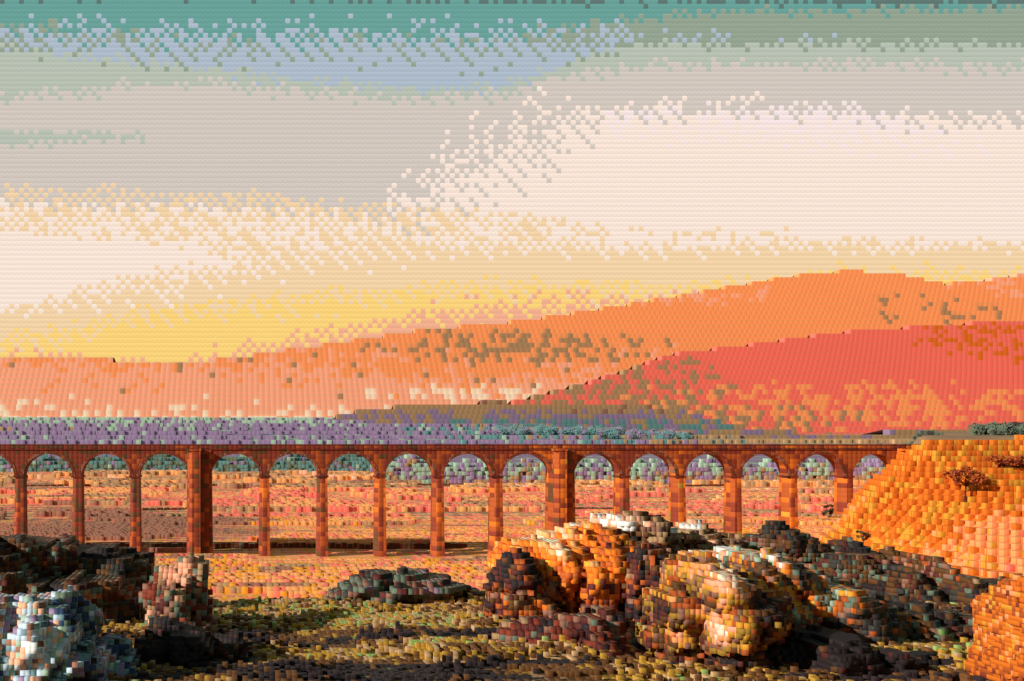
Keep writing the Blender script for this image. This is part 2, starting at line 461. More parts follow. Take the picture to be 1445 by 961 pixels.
ZT, ZC, ZS, ZCR = wz(627), wz(634.5), wz(672), wz(640.5)     # coping top, string course, springing, crown
edges = [(-213, 13), (-131, 13), (-49, 13), (33, 13), (115, 13), (196.5, 13), (298, 33), (380, 13.5), (462, 13.5), (544, 13.5), (626, 13.5), (709, 14), (810, 31),
         (888, 13.5), (967, 13.5), (1046, 13.5), (1125, 13.5), (1204, 13.5), (1296, 30)]     # right edge and width of each pier, front face
via = empty('railway_viaduct', (wx(560), VY + DEP / 2, 0))
tag(via, 'long stone railway viaduct of tall round arches crossing the valley floor', 'viaduct')


def off(o):
    """keep world placement below a shifted parent"""
    o.location = -via.location; return o


def prism(bm, pts, y0, y1):
    """closed prism of an x,z outline"""
    a = [bm.verts.new((p[0], y0, p[1])) for p in pts]; b = [bm.verts.new((p[0], y1, p[1])) for p in pts]
    bm.faces.new(a); bm.faces.new(b[::-1])
    for i in range(len(pts)):
        j = (i + 1) % len(pts)
        bm.faces.new((a[i], b[i], b[j], a[j]))


def box(bm, x0, x1, y0, y1, z0, z1):
    prism(bm, [(x0, z0), (x1, z0), (x1, z1), (x0, z1)], y0, y1)


Y0, Y1 = VY, VY + DEP
bm = bmesh.new()
NA = 20
for (e0, w0), (e1, w1) in zip(edges, edges[1:]):
    L, Rr = wx(e0), wx(e1 - w1)
    cxm = (L + Rr) / 2; r = (Rr - L) / 2; hh = ZCR - ZS
    arc_pts = [(cxm - r * math.cos(math.pi * k / NA), ZS + hh * math.sin(math.pi * k / NA)) for k in range(NA + 1)]
    # spandrel strips between arch and string course
    for k in range(NA):
        (xa, za), (xb, zb) = arc_pts[k], arc_pts[k + 1]
        v = [bm.verts.new(p) for p in ((xa, Y0, za), (xb, Y0, zb), (xb, Y0, ZC), (xa, Y0, ZC), (xa, Y1, za), (xb, Y1, zb), (xb, Y1, ZC), (xa, Y1, ZC))]
        bm.faces.new((v[0], v[1], v[2], v[3])); bm.faces.new((v[5], v[4], v[7], v[6])); bm.faces.new((v[0], v[4], v[5], v[1])); bm.faces.new((v[3], v[2], v[6], v[7]))
    # block over the pier
for e, wd in edges:
    box(bm, wx(e - wd), wx(e), Y0, Y1, ZS, ZC)
bmesh.ops.remove_doubles(bm, verts=bm.verts, dist=0.001)
off(bm_obj('spandrel_wall', bm, stone, via))
xl, xr = wx(-240), wx(1330)
bm = bmesh.new(); box(bm, xl, xr, Y0 - 0.35, Y1 + 0.35, ZC, ZC + 0.4)
off(bm_obj('string_course', bm, coping, via))
for ya, yb in ((Y0 - 0.02, Y0 + 0.5), (Y1 - 0.5, Y1 + 0.02)):
    bm = bmesh.new(); box(bm, xl, xr, ya, yb, ZC + 0.4, ZT - 0.25)
    pp = off(bm_obj('parapet', bm, stone, via))
    bm = bmesh.new(); x = xl
    while x < xr:
        box(bm, x, min(xr, x + 1.86), ya - 0.12, yb + 0.12, ZT - 0.25, ZT - 0.02 * ((int(x * 7)) % 2)); x += 1.88
    bm_obj('coping', bm, coping, pp)
bm = bmesh.new(); box(bm, xl, xr, Y0 + 0.5, Y1 - 0.5, ZC + 0.4, ZC + 0.6)
off(bm_obj('track_bed', bm, ballast_m, via))
for k in range(len(edges) - 1):
    (e0, w0), (e1, w1) = edges[k], edges[k + 1]
    L, Rr = wx(e0), wx(e1 - w1); cxm = (L + Rr) / 2; r = (Rr - L) / 2; hh = ZCR - ZS
    if k > 16: continue
    bm = bmesh.new(); NV = 31
    for q in range(NV):
        a0 = math.pi * (q + 0.04) / NV; a1 = math.pi * (q + 0.96) / NV; t = 0.75
        pts = [(cxm - (r + s) * math.cos(a), ZS + (hh + s) * math.sin(a)) for s, a in ((-.01, a0), (-.01, a1), (t, a1), (t, a0))]
        prism(bm, pts, Y0 - 0.10, Y0 + 0.3)
    off(bm_obj('arch_ring', bm, ring_m, via))
for e, wd in edges:
    king = wd > 20
    x0, x1 = wx(e - wd), wx(e); fy0 = Y0 - (0.25 if king else 0.0); top = ZC if king else ZS - 0.35
    cxp = (x0 + x1) / 2; zb = height(cxp, VY) - 1.5
    hw = (x1 - x0) / 2; ex = (top - zb) * 0.012
    bm = bmesh.new()
    N = 12
    rings = []
    for i in range(N + 1):
        t = i / N; z = zb + (top - zb) * t; s = ex * (1 - t)
        a = hw + s
        if king and i == N: pass
        ch = 0.0 if king else 0.95  # one-sided chamfer added so the left edge catches sunlight
        rings.append([bm.verts.new(p) for p in ((cxp - a, fy0 - s + ch + 0.002, z), (cxp - a + ch, fy0 - s, z), (cxp + a, fy0 - s, z), (cxp + a, Y1 + (1.1 if king else 0) + s, z), (cxp - a, Y1 + (1.1 if king else 0) + s, z))])
    for p, q in zip(rings, rings[1:]):
        for i in range(5): bm.faces.new((p[i], p[(i + 1) % 5], q[(i + 1) % 5], q[i]))
    bm.faces.new(rings[0][::-1]); bm.faces.new(rings[-1])
    if king:
        for v in bm.verts:      # keep it 3 mm clear of the wall it runs through
            v.co.x += 0.004 if v.co.x > cxp else -0.004
    pr = off(bm_obj('pier', bm, stone_l, via))
    if king:
        tag(pr, 'broad king pier standing proud of the wall up to the string course')
        bm = bmesh.new(); xm = x0 + (x1 - x0) * 0.56; xa = x0 - ex * .5  # added half-width pilaster: shades the right side, its chamfer catches sun
        o5 = [(xa, fy0 - 0.12), (xa, fy0 - 0.6), (xa + 1.4, fy0 - 2.0), (xm, fy0 - 2.0), (xm, fy0 - 0.12)]
        lo = [bm.verts.new((*p, zb)) for p in o5]; hi = [bm.verts.new((*p, ZC - 0.3)) for p in o5]
        bm.faces.new(lo); bm.faces.new(hi[::-1])
        for i in range(5): bm.faces.new((lo[i], lo[(i + 1) % 5], hi[(i + 1) % 5], hi[i]))
        box(bm, x0 - ex * .5 - 0.2, x0 + (x1 - x0) * 0.56 + 0.2, fy0 - 2.2, fy0 - 0.12, ZC - 0.3, ZC + 0.3)
        bm_obj('added_shade_pilaster', bm, stone_l, pr)
    else:
        bm = bmesh.new(); box(bm, x0 - 0.3, x1 + 0.3, Y0 - 0.25, Y1 + 0.25, ZS - 0.35, ZS + 0.12)
        bm_obj('impost', bm, coping, pr)

# ------------------------------------------------------------------ dry stone walls on the valley floor
wall_m = bead_mat('dry_stone', [(0, 'brown'), (0.4, 'brick'), (0.6, 'brown'), (0.85, 'sage')], (CELLV, 4, CELLV * .6), (0.3, 0.3, 0.3), 1.0, 0.6, 0.6, gain=0.75)
rnd = random.Random(5)


def stone_wall(pts, h, label, step=1.6, wd=0.7):
    bm = bmesh.new()
    for (a, b) in zip(pts, pts[1:]):
        a = Vector(a); b = Vector(b); n = max(1, int((b - a).length / step)); dr = (b - a) / n; nn = Vector((-dr.y, dr.x)).normalized()
        for i in range(n):
            p = a + dr * i
            q = a + dr * (i + 1.02)
            hh = h * (0.85 + 0.3 * rnd.random())
            vv = []
            for pt in (p, q):
                for s in (-1, 1):
                    xy = pt + nn * s * wd / 2
                    vv.append((xy.x, xy.y))
            z0 = [height(x, y) - 0.4 for x, y in vv]
            lo = [bm.verts.new((x, y, z)) for (x, y), z in zip(vv, z0)]
            mid = (p + q) / 2
            hi = []
            for (x, y), z in zip(vv, z0):
                c2 = Vector((x, y)); c2 = c2 + (Vector((mid.x, mid.y)) - c2) * 0.14
                hi.append(bm.verts.new((c2.x, c2.y, z + 0.4 + hh)))
            for f in ((0, 1, 3, 2),): bm.faces.new([hi[k] for k in f]); bm.faces.new([lo[k] for k in f[::-1]])
            for u_, v_ in ((0, 1), (1, 3), (3, 2), (2, 0)): bm.faces.new((lo[u_], lo[v_], hi[v_], hi[u_]))
    o = bm_obj('stone_wall', bm, wall_m)
    return tag(o, label, 'wall', 'dry stone walls in the valley')


stone_wall([(wx(300), 282), (wx(420), 283), (wx(560), 281), (wx(680), 283)], 1.5, 'dark dry stone wall running just behind the foot of the middle viaduct piers')
stone_wall([(wx(-60), 286), (wx(120), 285), (wx(270), 284)], 1.3, 'dark dry stone wall behind the foot of the leftmost viaduct piers')
stone_wall([(-60, 420), (60, 432), (190, 424)], 1.0, 'dry stone wall crossing the orange field farther behind the arches', 3.0)
stone_wall([(-140, 600), (40, 620), (300, 606)], 1.3, 'farthest dry stone wall near the top of the orange fields', 4.0)

# ------------------------------------------------------------------ trees, shrubs and woods
leaf_rust = bead_mat('rust_leaves', [(0, 'brick'), (0.35, 'rust')], 0.6, (1, 1, 1), 0.7, 0.6, 0.5, gain=1.05)
leaf_dark = bead_mat('dark_leaves', [(0, 'black'), (0.3, 'brown'), (0.55, 'sage'), (0.8, 'ochre')], 0.6, (1, 1, 1), 0.7, 0.6, 0.5, gain=0.6)
bark = bead_mat('bark', [(0, 'black'), (0.5, 'brown')], 0.3, (1, 1, 1), 1.0, 0.5, 0.5)


def tree(name, X, Y, h, wd, label, cat, leafm, seed=1, trunk_f=0.35, group=None):
    r = random.Random(seed)
    z = height(X, Y)
    if bank(X, Y) > 1.2: z = (math.ceil(z / CELLV - 0.2) + 0.8) * CELLV      # stands on the tufts, not in them
    root = empty(name, (X, Y, z)); tag(root, label, cat, group)
    bm = bmesh.new()

    def limb(p, q, ra, rb):
        p, q = Vector(p), Vector(q); ax = (q - p).normalized(); a = ax.orthogonal().normalized(); b = ax.cross(a)
        A = [bm.verts.new(p + (a * math.cos(t) + b * math.sin(t)) * ra) for t in [k * math.pi / 3 for k in range(6)]]
        B = [bm.verts.new(q + (a * math.cos(t) + b * math.sin(t)) * rb) for t in [k * math.pi / 3 for k in range(6)]]
        for i in range(6): bm.faces.new((A[i], A[(i + 1) % 6], B[(i + 1) % 6], B[i]))
        bm.faces.new(B); bm.faces.new(A[::-1])
    th = h * trunk_f
    limb((0, 0, -1.2), (0.02 * h, 0, th), h * 0.035, h * 0.024)
    tips = []
    for k in range(7):
        a = k * 2.4 + r.random(); q = (math.cos(a) * wd * 0.33, math.sin(a) * wd * 0.33, th + (h - th) * (0.3 + 0.5 * r.random()))
        limb((0.02 * h, 0, th * 0.9), q, h * 0.018, h * 0.006); tips.append(q)
    bm_obj('trunk', bm, bark, root)
    vs, fs = [], []
    for k in range(15):
        c0 = Vector(tips[k % 7]) + Vector((r.uniform(-1, 1) * wd * .18, r.uniform(-1, 1) * wd * .18, r.uniform(-.5, 1) * (h - th) * .22))
        rr = wd * r.uniform(0.12, 0.2)
        for _ in range(110):
            dv = Vector((r.gauss(0, 1), r.gauss(0, 1), r.gauss(0, .8))); dv = dv.normalized() * rr * (r.random() ** .4)
            p = c0 + dv; s = 0.05 * wd * r.uniform(.6, 1.3)
            t1 = Vector((r.gauss(0, 1), r.gauss(0, 1), r.gauss(0, 1))).normalized(); t2 = t1.orthogonal().normalized()
            b0 = len(vs)
            vs += [p - t1 * s, p + t2 * s * .6, p + t1 * s, p - t2 * s * .6]; fs.append((b0, b0 + 1, b0 + 2, b0 + 3))
    mesh_obj('crown', vs, fs, leafm, root)
    return root


def hit(q, y_, ya=150):
    """distance at which the line of sight meets the ground"""
    Y = ya
    while Y < 2600:
        p = at(q, y_, Y)
        if p.z <= height(p.x, p.y): return Y
        Y += 0.5
    return 265


def on_ray(q, Y): return (q - CX) / F * Y


yt = hit(1362, 716)
tree('deciduous_tree', on_ray(1362, yt), yt, 6.8, 6.6, 'small round rust-leaved tree halfway up the orange embankment', 'tree', leaf_rust, 3, .42)
yt = hit(1425, 668)
tree('shrub', on_ray(1425, yt), yt, 3.0, 7.5, 'wide low rust-brown shrub near the top of the embankment at the right edge', 'shrub', leaf_rust, 4, .12)
yt = hit(1170, 734)
tree('shrub', on_ray(1170, yt), yt, 5.6, 5.0, 'dark bushy shrub beside the last viaduct pier at the foot of the embankment', 'shrub', leaf_dark, 5, .12)
yt = hit(1100, 748)
tree('shrub', on_ray(1100, yt), yt, 2.4, 4.2, 'low dark shrub on the orange field left of the bushy one', 'shrub', leaf_dark, 6, .12)
yt = hit(1218, 774)
tree('shrub', on_ray(1218, yt), yt, 3.6, 2.4, 'narrow dark upright shrub alone on the lower orange slope', 'shrub', leaf_dark, 7, .15)

wood_m = bead_mat('wood_leaves', [(0, 'sage'), (0.42, 'teal'), (0.68, 'lilac'), (0.78, 'mint')], (3.0, 60, 3.0), (0.012, 0, 0.06), 1.0, 0.7, 0.45, gain=1.1)
wood_d = bead_mat('dark_wood_leaves', [(0, 'char'), (0.35, 'sage'), (0.7, 'char'), (0.85, 'teal')], (2.4, 60, 2.4), (0.05, 0, 0.1), 1.0, 0.7, 0.5, gain=0.8)
wood_t = bead_mat('moor_wood_leaves', [(0, 'teal'), (0.55, 'purple'), (0.7, 'teal'), (0.9, 'sage')], (10, 60, 10), (0.01, 0, 0.05), 1.0, 0.7, 0.5, gain=0.9)
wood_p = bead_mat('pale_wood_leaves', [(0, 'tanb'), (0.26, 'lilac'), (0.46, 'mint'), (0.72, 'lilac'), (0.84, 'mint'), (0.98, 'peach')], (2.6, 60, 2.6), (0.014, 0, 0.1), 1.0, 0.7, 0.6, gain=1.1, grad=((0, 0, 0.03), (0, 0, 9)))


def wood(q0, q1, Y, hm, mat, n, seed, depth=60):
    r = random.Random(seed); vs, fs = [], []
    for k in range(n):
        X = on_ray(r.uniform(q0, q1), Y); yy = Y + r.uniform(-depth, depth); z = height(X, yy); edge = 1.0
        s = hm * r.uniform(.6, 1.1)
        for _ in range(120):
            dv = Vector((r.gauss(0, 1), r.gauss(0, 1), r.gauss(0, 1))).normalized()
            p = Vector((X, yy, z + s * .55)) + Vector((dv.x * s * .5, dv.y * s * .5, dv.z * s * .5)) * (r.random() ** .3)
            dn = (dv * .5 + Vector((-.6, -.7, .4)) + Vector((r.gauss(0, .3), r.gauss(0, .3), r.gauss(0, .3)))).normalized(); t1 = dn.orthogonal().normalized(); t2 = dn.cross(t1); e = s * .07
            b0 = len(vs); vs += [p - t1 * e, p + t2 * e, p + t1 * e, p - t2 * e]; fs.append((b0, b0 + 1, b0 + 2, b0 + 3))
        b0 = len(vs); t = s * .05
        vs += [(X - t, yy, z - 1), (X + t, yy, z - 1), (X + t, yy, z + s * .6), (X - t, yy, z + s * .6)]; fs.append((b0, b0 + 1, b0 + 2, b0 + 3))
    o = mesh_obj('wood', vs, fs, mat)
    return tag(o, kind='stuff')


def wood_belt(q0, q1, Y, hm, mat, c, seed):
    """a dense belt of crowns made of square clumps of leaves, six ranks deep, uneven on top"""
    r = random.Random(seed); vs, fs = [], []
    for j in range(6):
        y = Y + j * c * 1.6
        for i in range(int(on_ray(q0, Y) / c), int(on_ray(q1, Y) / c)):
            X = i * c
            if bank(X, y) > 8: continue
            h = hm * (0.86 + 0.35 * mn.noise((X * .07, y * .05, seed)) + 0.10 * r.random()) * (0.72 + 0.07 * min(j, 4))
            for k in range(int(h / c)):
                if k and r.random() < 0.04: continue
                z = k * c; w_ = c * 0.5; yy = y + r.uniform(-.25, .25) * c
                b0 = len(vs); xm = X + c / 2
                vs += [(xm - w_, yy - w_, z), (xm + w_, yy - w_, z), (xm + w_, yy + w_, z), (xm - w_, yy + w_, z), (xm - w_, yy - w_, z + c), (xm + w_, yy - w_, z + c), (xm + w_, yy + w_, z + c), (xm - w_, yy + w_, z + c)]
                fs += [(b0, b0 + 1, b0 + 5, b0 + 4), (b0 + 1, b0 + 2, b0 + 6, b0 + 5), (b0 + 2, b0 + 3, b0 + 7, b0 + 6), (b0 + 3, b0, b0 + 4, b0 + 7), (b0 + 4, b0 + 5, b0 + 6, b0 + 7)]
    return tag(mesh_obj('wood', vs, fs, mat), kind='stuff')


o = wood_belt(-90, 640, 830, 16.0, wood_m, 3.0, 11); tag(o, 'dark far-off belt of trees behind the left and middle arches', 'wood')
o = wood_belt(545, 1290, 640, 17.5, wood_p, 2.6, 12); tag(o, 'pale far-off wood behind the right-hand arches', 'wood')
o = wood(1385, 1600, 480, 6, wood_d, 120, 13, 14); tag(o, 'dark wood on the skyline above the embankment at the right edge', 'wood')
o = wood(1236, 1312, 520, 2.6, wood_d, 60, 14, 14); tag(o, 'dark strip of trees above the right end of the viaduct', 'wood')
o = wood(690, 960, 2150, 20, wood_t, 130, 15); tag(o, 'teal strip of trees on the moor above the middle of the viaduct', 'wood')

# ------------------------------------------------------------------ boulders on the knoll


def cell_rock(bm, mat):
    """turn the chipped rock into small square-faced steps on the cell grid, keeping its own curvature for the light"""
    from mathutils.bvhtree import BVHTree
    bm.normal_update()
    T = BVHTree.FromBMesh(bm); c = mat['cell']
    X0 = min(v.co.x for v in bm.verts); X1 = max(v.co.x for v in bm.verts); Z0 = min(v.co.z for v in bm.verts); Z1 = max(v.co.z for v in bm.verts)
    Ya = min(v.co.y for v in bm.verts) - 1; Yb = max(v.co.y for v in bm.verts) + 1
    bm.free()
    col = {}
    qy = lambda y: (round(y / c) + 0.37) * c
    for i in range(int(X0 // c), int(X1 // c) + 1):
        for k in range(int(Z0 // c), int(Z1 // c) + 1):
            x, z = (i + .5) * c, (k + .5) * c
            h = T.ray_cast(Vector((x, Ya, z)), Vector((0, 1, 0)))
            if h[0] is None: continue
            g_ = T.ray_cast(Vector((x, Yb, z)), Vector((0, -1, 0)))
            yf, yb = qy(h[0].y), qy(g_[0].y)
            if yb <= yf: yb = yf + c
            col[i, k] = (yf, yb, h[1])
    vs, fs, nn = [], [], []

    def quad(a, b, d_, e, n):
        b0 = len(vs); vs.extend((a, b, d_, e)); fs.append((b0, b0 + 1, b0 + 2, b0 + 3)); nn.extend([tuple(n)] * 4)
    for (i, k), (yf, yb, n) in col.items():
        xa, xb, za, zb = i * c, (i + 1) * c, k * c, (k + 1) * c
        n = (n + Vector((0, -0.15, 0))).normalized()
        quad((xa, yf, za), (xb, yf, za), (xb, yf, zb), (xa, yf, zb), n)
        quad((xa, yb, za), (xa, yb, zb), (xb, yb, zb), (xb, yb, za), (0, 1, 0))
        for di, dk in ((-1, 0), (1, 0), (0, -1), (0, 1)):
            o_ = col.get((i + di, k + dk))
            segs = [(yf, yb)] if o_ is None else ([(yf, min(yb, o_[0]))] if o_[0] > yf else []) + ([(max(yf, o_[1]), yb)] if o_[1] < yb else [])
            for y0, y1 in segs:
                if di == -1: quad((xa, y0, za), (xa, y0, zb), (xa, y1, zb), (xa, y1, za), (-1, 0, 0))
                elif di == 1: quad((xb, y0, za), (xb, y1, za), (xb, y1, zb), (xb, y0, zb), (1, 0, 0))
                elif dk == -1: quad((xa, y0, za), (xa, y1, za), (xb, y1, za), (xb, y0, za), (0, 0, -1))
                else: quad((xa, y0, zb), (xb, y0, zb), (xb, y1, zb), (xa, y1, zb), (0, 0, 1))
    o = mesh_obj('boulder', vs, fs, mat, smooth=True)
    o.data.normals_split_custom_set(nn)
    return o


def boulder(sil, Y, depth, mat, label, seed=0, rough=0.15, cz=None, group='weathered boulders on the near knoll', power=0.75, chip=0.09):
    """a rock with the outline sil at distance Y, its own thickness, chipped faces and cracks"""
    pts = [at(a, b, Y) for a, b in sil]
    cxm = sum(p.x for p in pts) / len(pts); czm = sum(p.z for p in pts) / len(pts)
    poly = [(p.x - cxm, p.z - czm) for p in pts]

    def rad(th):
        dx, dz = math.cos(th), math.sin(th); best = 0.02
        for (x1, z1), (x2, z2) in zip(poly, poly[1:] + poly[:1]):
            den = dx * (z2 - z1) - dz * (x2 - x1)
            if abs(den) < 1e-9: continue
            t = (x1 * (z2 - z1) - z1 * (x2 - x1)) / den
            s = (x1 * dz - z1 * dx) / den
            if t > 0 and -1e-6 <= s <= 1 + 1e-6: best = max(best, t)
        return best
    NR = 160
    rt = [rad(2 * math.pi * k / NR) for k in range(NR)]
    rt = [0.25 * rt[k - 1] + 0.5 * rt[k] + 0.25 * rt[(k + 1) % NR] for k in range(NR)]
    bm = bmesh.new(); bmesh.ops.create_icosphere(bm, subdivisions=6, radius=1.0)
    size = max(max(p[0] for p in poly) - min(p[0] for p in poly), 0.1)
    sv = Vector((seed * 7.13, seed * 3.7, seed * 1.9))
    for v in bm.verts:
        n = v.co.normalized(); th = math.atan2(n.z, n.x) % (2 * math.pi)
        k = th / (2 * math.pi) * NR; i = int(k) % NR; f = k - int(k); r = rt[i] * (1 - f) + rt[(i + 1) % NR] * f
        rho = math.sqrt(n.x ** 2 + n.z ** 2)
        pr = rho ** power
        p = Vector((math.cos(th) * r * pr, n.y * depth * (1 - 0.25 * rho), math.sin(th) * r * pr))
        q = p / size + sv
        dsp = mn.fractal(q * 1.9, 1.0, 2.0, 5) * rough * 1.1
        dsp -= 0.085 * max(0, 0.10 - abs(mn.noise(q * 1.9 + Vector((3, 1, 2))))) / 0.10
        cell = mn.voronoi(q * 3.6)[0]
        dsp += -chip * max(0, 0.35 - (cell[1] - cell[0])) * 2.0 + 0.05 * (mn.cell(q * 3.6) - .5) * 0
        dsp += mn.ridged_multi_fractal(q * 5.0, 0.9, 2.1, 4, 1.0, 2.0) * rough * 0.10 - 0.005
        v.co = p + n * dsp * size + Vector((cxm, Y, czm))
    o = cell_rock(bm, mat)
    base = Vector((cxm, Y, min(p.z for p in pts)))
    me = o.data
    me.transform(Matrix.Translation(-base))
    o.location = base
    return tag(o, label, 'boulder', group)


def rock_mat(name, cols, Y, nscale=1.6, amp=0.9, dither=0.35, gain=0.9, **k):
    c0 = BEAD * Y
    return bead_mat(name, cols, (c0, c0, c0), (1, 0.5, 1.3), nscale, amp, dither, gain=gain, bump=0.6, detail=4, **k)


def bl(q, y_, Y, rx, rz, a):
    p = at(q, y_, Y); return ((p.x, p.y, p.z), (rx * Y / F, 5.0, rz * Y / F), a)


m_pale = rock_mat('pale_blue_rock', [(0, 'black'), (0.14, 'navy'), (0.26, 'sage'), (0.33, 'navy'), (0.37, 'steel'), (0.48, 'lilac'), (0.55, 'sky'), (0.6, 'mint'), (0.65, 'umber'), (0.69, 'peach'), (0.76, 'sky'), (0.9, 'white')], 8.5, 2.6, gain=1.1,
                  blobs=[bl(70, 870, 8.5, 90, 45, .22), bl(180, 930, 8.5, 70, 70, -.22)])  # lit left painted lighter, shaded right painted darker
m_dark = rock_mat('dark_rock', [(0, 'black'), (0.32, 'char'), (0.4, 'brown'), (0.52, 'wine'), (0.58, 'sage'), (0.63, 'brown'), (0.7, 'umber'), (0.77, 'rust'), (0.83, 'tanb'), (0.92, 'mint')], 11, 1.8, gain=0.95)
m_crev = rock_mat('rust_and_shade_rock', [(0, 'black'), (0.4, 'wine'), (0.5, 'brown'), (0.57, 'rust'), (0.65, 'umber'), (0.74, 'amber'), (0.85, 'tanb')], 10.2, 2.2, gain=1.0)  # black end of the ramp paints the shade of hollows and cracks
m_peat = rock_mat('black_rock', [(0, 'black'), (0.58, 'wine'), (0.66, 'brown'), (0.74, 'char'), (0.86, 'umber'), (0.96, 'sage')], 8.6, 1.8, gain=0.8)
m_darkg = rock_mat('dark_mossy_rock', [(0, 'black'), (0.36, 'char'), (0.46, 'brown'), (0.58, 'wine'), (0.64, 'sage'), (0.7, 'umber'), (0.84, 'moss')], 11, 1.8, gain=0.85)
m_red = rock_mat('red_brown_rock', [(0, 'black'), (0.22, 'wine'), (0.36, 'brick'), (0.48, 'umber'), (0.56, 'sage'), (0.62, 'tanb'), (0.76, 'peach')], 10.5, 2.4, gain=0.85,
                 blobs=[bl(262, 800, 10.5, 40, 35, .25), bl(250, 880, 10.5, 60, 40, -.25)])
m_orange = rock_mat('orange_rock', [(0, 'wine'), (0.24, 'rust'), (0.38, 'amber'), (0.5, 'gold'), (0.56, 'amber'), (0.64, 'orange'), (0.82, 'peach'), (0.95, 'cream')], 11, 2.0, gain=1.25,
                    blobs=[bl(800, 880, 11, 90, 40, -.25), bl(765, 762, 11, 50, 26, .25)])
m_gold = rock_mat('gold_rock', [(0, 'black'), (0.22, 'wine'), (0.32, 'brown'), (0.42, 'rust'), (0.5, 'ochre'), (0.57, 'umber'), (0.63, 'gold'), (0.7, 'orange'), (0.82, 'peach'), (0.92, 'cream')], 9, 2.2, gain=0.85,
                  blobs=[bl(985, 795, 9, 60, 28, .45), bl(990, 930, 9, 120, 60, -.22)])  # sunlit top painted pale into the colour, foot darker
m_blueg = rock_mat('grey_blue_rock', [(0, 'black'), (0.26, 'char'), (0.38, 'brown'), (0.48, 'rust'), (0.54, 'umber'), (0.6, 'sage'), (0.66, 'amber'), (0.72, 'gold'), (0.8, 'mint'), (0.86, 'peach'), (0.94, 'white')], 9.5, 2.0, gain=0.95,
                   blobs=[bl(1080, 780, 9.5, 60, 24, .45), bl(1150, 815, 9.5, 60, 20, .28), bl(1180, 920, 9.5, 130, 80, -.35), bl(1060, 840, 9.5, 70, 50, .15)])  # ridge highlight and shaded right side painted into the colour
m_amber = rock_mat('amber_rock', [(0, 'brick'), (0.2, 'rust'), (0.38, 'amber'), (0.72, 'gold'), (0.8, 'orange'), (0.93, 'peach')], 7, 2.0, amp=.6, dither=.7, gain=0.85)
m_tan = rock_mat('tan_rock', [(0, 'black'), (0.3, 'brown'), (0.45, 'umber'), (0.55, 'tanb'), (0.75, 'peach'), (0.88, 'white')], 11.5, 2.4, gain=0.95, blobs=[bl(865, 742, 11.5, 90, 18, .55), bl(985, 745, 12.5, 60, 16, .2)])  # white crest: top highlight painted into the colour
m_olive = rock_mat('flat_rock', [(0, 'black'), (0.2, 'wine'), (0.34, 'char'), (0.44, 'sage'), (0.6, 'umber'), (0.72, 'lilac'), (0.82, 'mint')], 13, 2.0, gain=0.95)

# left cluster
boulder([(-120, 960), (-120, 782), (-60, 752), (0, 752), (40, 748), (90, 744), (125, 762), (155, 776), (200, 790), (222, 830), (235, 880), (240, 980), (100, 1010)], 11.5, 1.4, m_dark,
        'large dark mossy boulder behind the pale blue one at the left edge', 1)
boulder([(-140, 1060), (-130, 910), (-60, 866), (0, 858), (45, 848), (90, 852), (130, 876), (158, 905), (180, 938), (205, 972), (215, 1060), (60, 1100)], 8.3, 1.0, m_pale,
        'pale blue and cream boulder in the bottom left corner', 2)
boulder([(205, 900), (208, 840), (222, 806), (245, 790), (270, 784), (292, 798), (300, 830), (305, 870), (322, 920), (330, 980), (215, 980)], 10.2, 0.55, m_red,
        'narrow upright red-brown boulder with a pale top, right of the left-hand pair', 3)
boulder([(170, 1010), (165, 900), (200, 860), (240, 862), (300, 880), (350, 905), (380, 930), (450, 950), (470, 1040)], 8.8, 0.6, m_peat,
        'low black boulder at the bottom edge below the red-brown upright one', 4)
# middle
boulder([(440, 872), (452, 836), (490, 816), (545, 803), (600, 805), (650, 818), (690, 842), (700, 872), (560, 884)], 12.4, 0.7, m_olive,
        'low flat dark grey boulder lying in the grass left of the big orange boulders', 5, power=.55, rough=.05, chip=.03)
boulder([(676, 862), (672, 826), (690, 806), (708, 786), (745, 792), (765, 818), (792, 842), (826, 866), (820, 900), (760, 912), (690, 896)], 10.4, 0.45, m_crev,  # its dark colour takes the place of the hollow shadow
        'rust-streaked jagged boulder painted dark for the hollow shadow, tucked against the left foot of the orange boulder', 6)
boulder([(700, 800), (712, 768), (745, 750), (790, 745), (820, 742), (870, 748), (905, 766), (915, 830), (915, 980), (760, 980), (745, 870)], 11.0, 0.9, m_orange,
        'big bright orange boulder in the middle of the boulder group', 7, rough=.11, chip=.05)
boulder([(800, 770), (815, 745), (850, 736), (890, 731), (930, 740), (962, 758), (965, 800), (930, 840), (850, 830)], 12.2, 0.6, m_tan,
        'tan boulder with a bright white crest behind the big orange boulder', 8)
boulder([(866, 960), (872, 830), (888, 770), (915, 758), (940, 775), (950, 840), (950, 980)], 10.3, 0.35, m_crev,  # dark slab added in place of the shaded crack
        'added rust-flecked slab painted dark for the shaded crack between the orange and the gold boulder', 9)
boulder([(700, 1000), (720, 905), (780, 868), (850, 860), (910, 885), (945, 930), (960, 1010)], 9.0, 0.6, m_red,
        'red-brown boulder at the bottom edge in front of the big orange boulder', 10)
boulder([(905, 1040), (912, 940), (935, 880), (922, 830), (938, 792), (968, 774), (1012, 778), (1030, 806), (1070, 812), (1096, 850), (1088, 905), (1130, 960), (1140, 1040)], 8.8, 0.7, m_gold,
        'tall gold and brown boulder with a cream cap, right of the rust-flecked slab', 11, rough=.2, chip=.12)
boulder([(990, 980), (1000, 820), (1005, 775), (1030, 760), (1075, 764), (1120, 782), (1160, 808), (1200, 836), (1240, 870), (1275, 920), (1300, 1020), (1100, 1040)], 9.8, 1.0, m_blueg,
        'long grey-blue boulder sloping down to the right with a white ridge', 12)
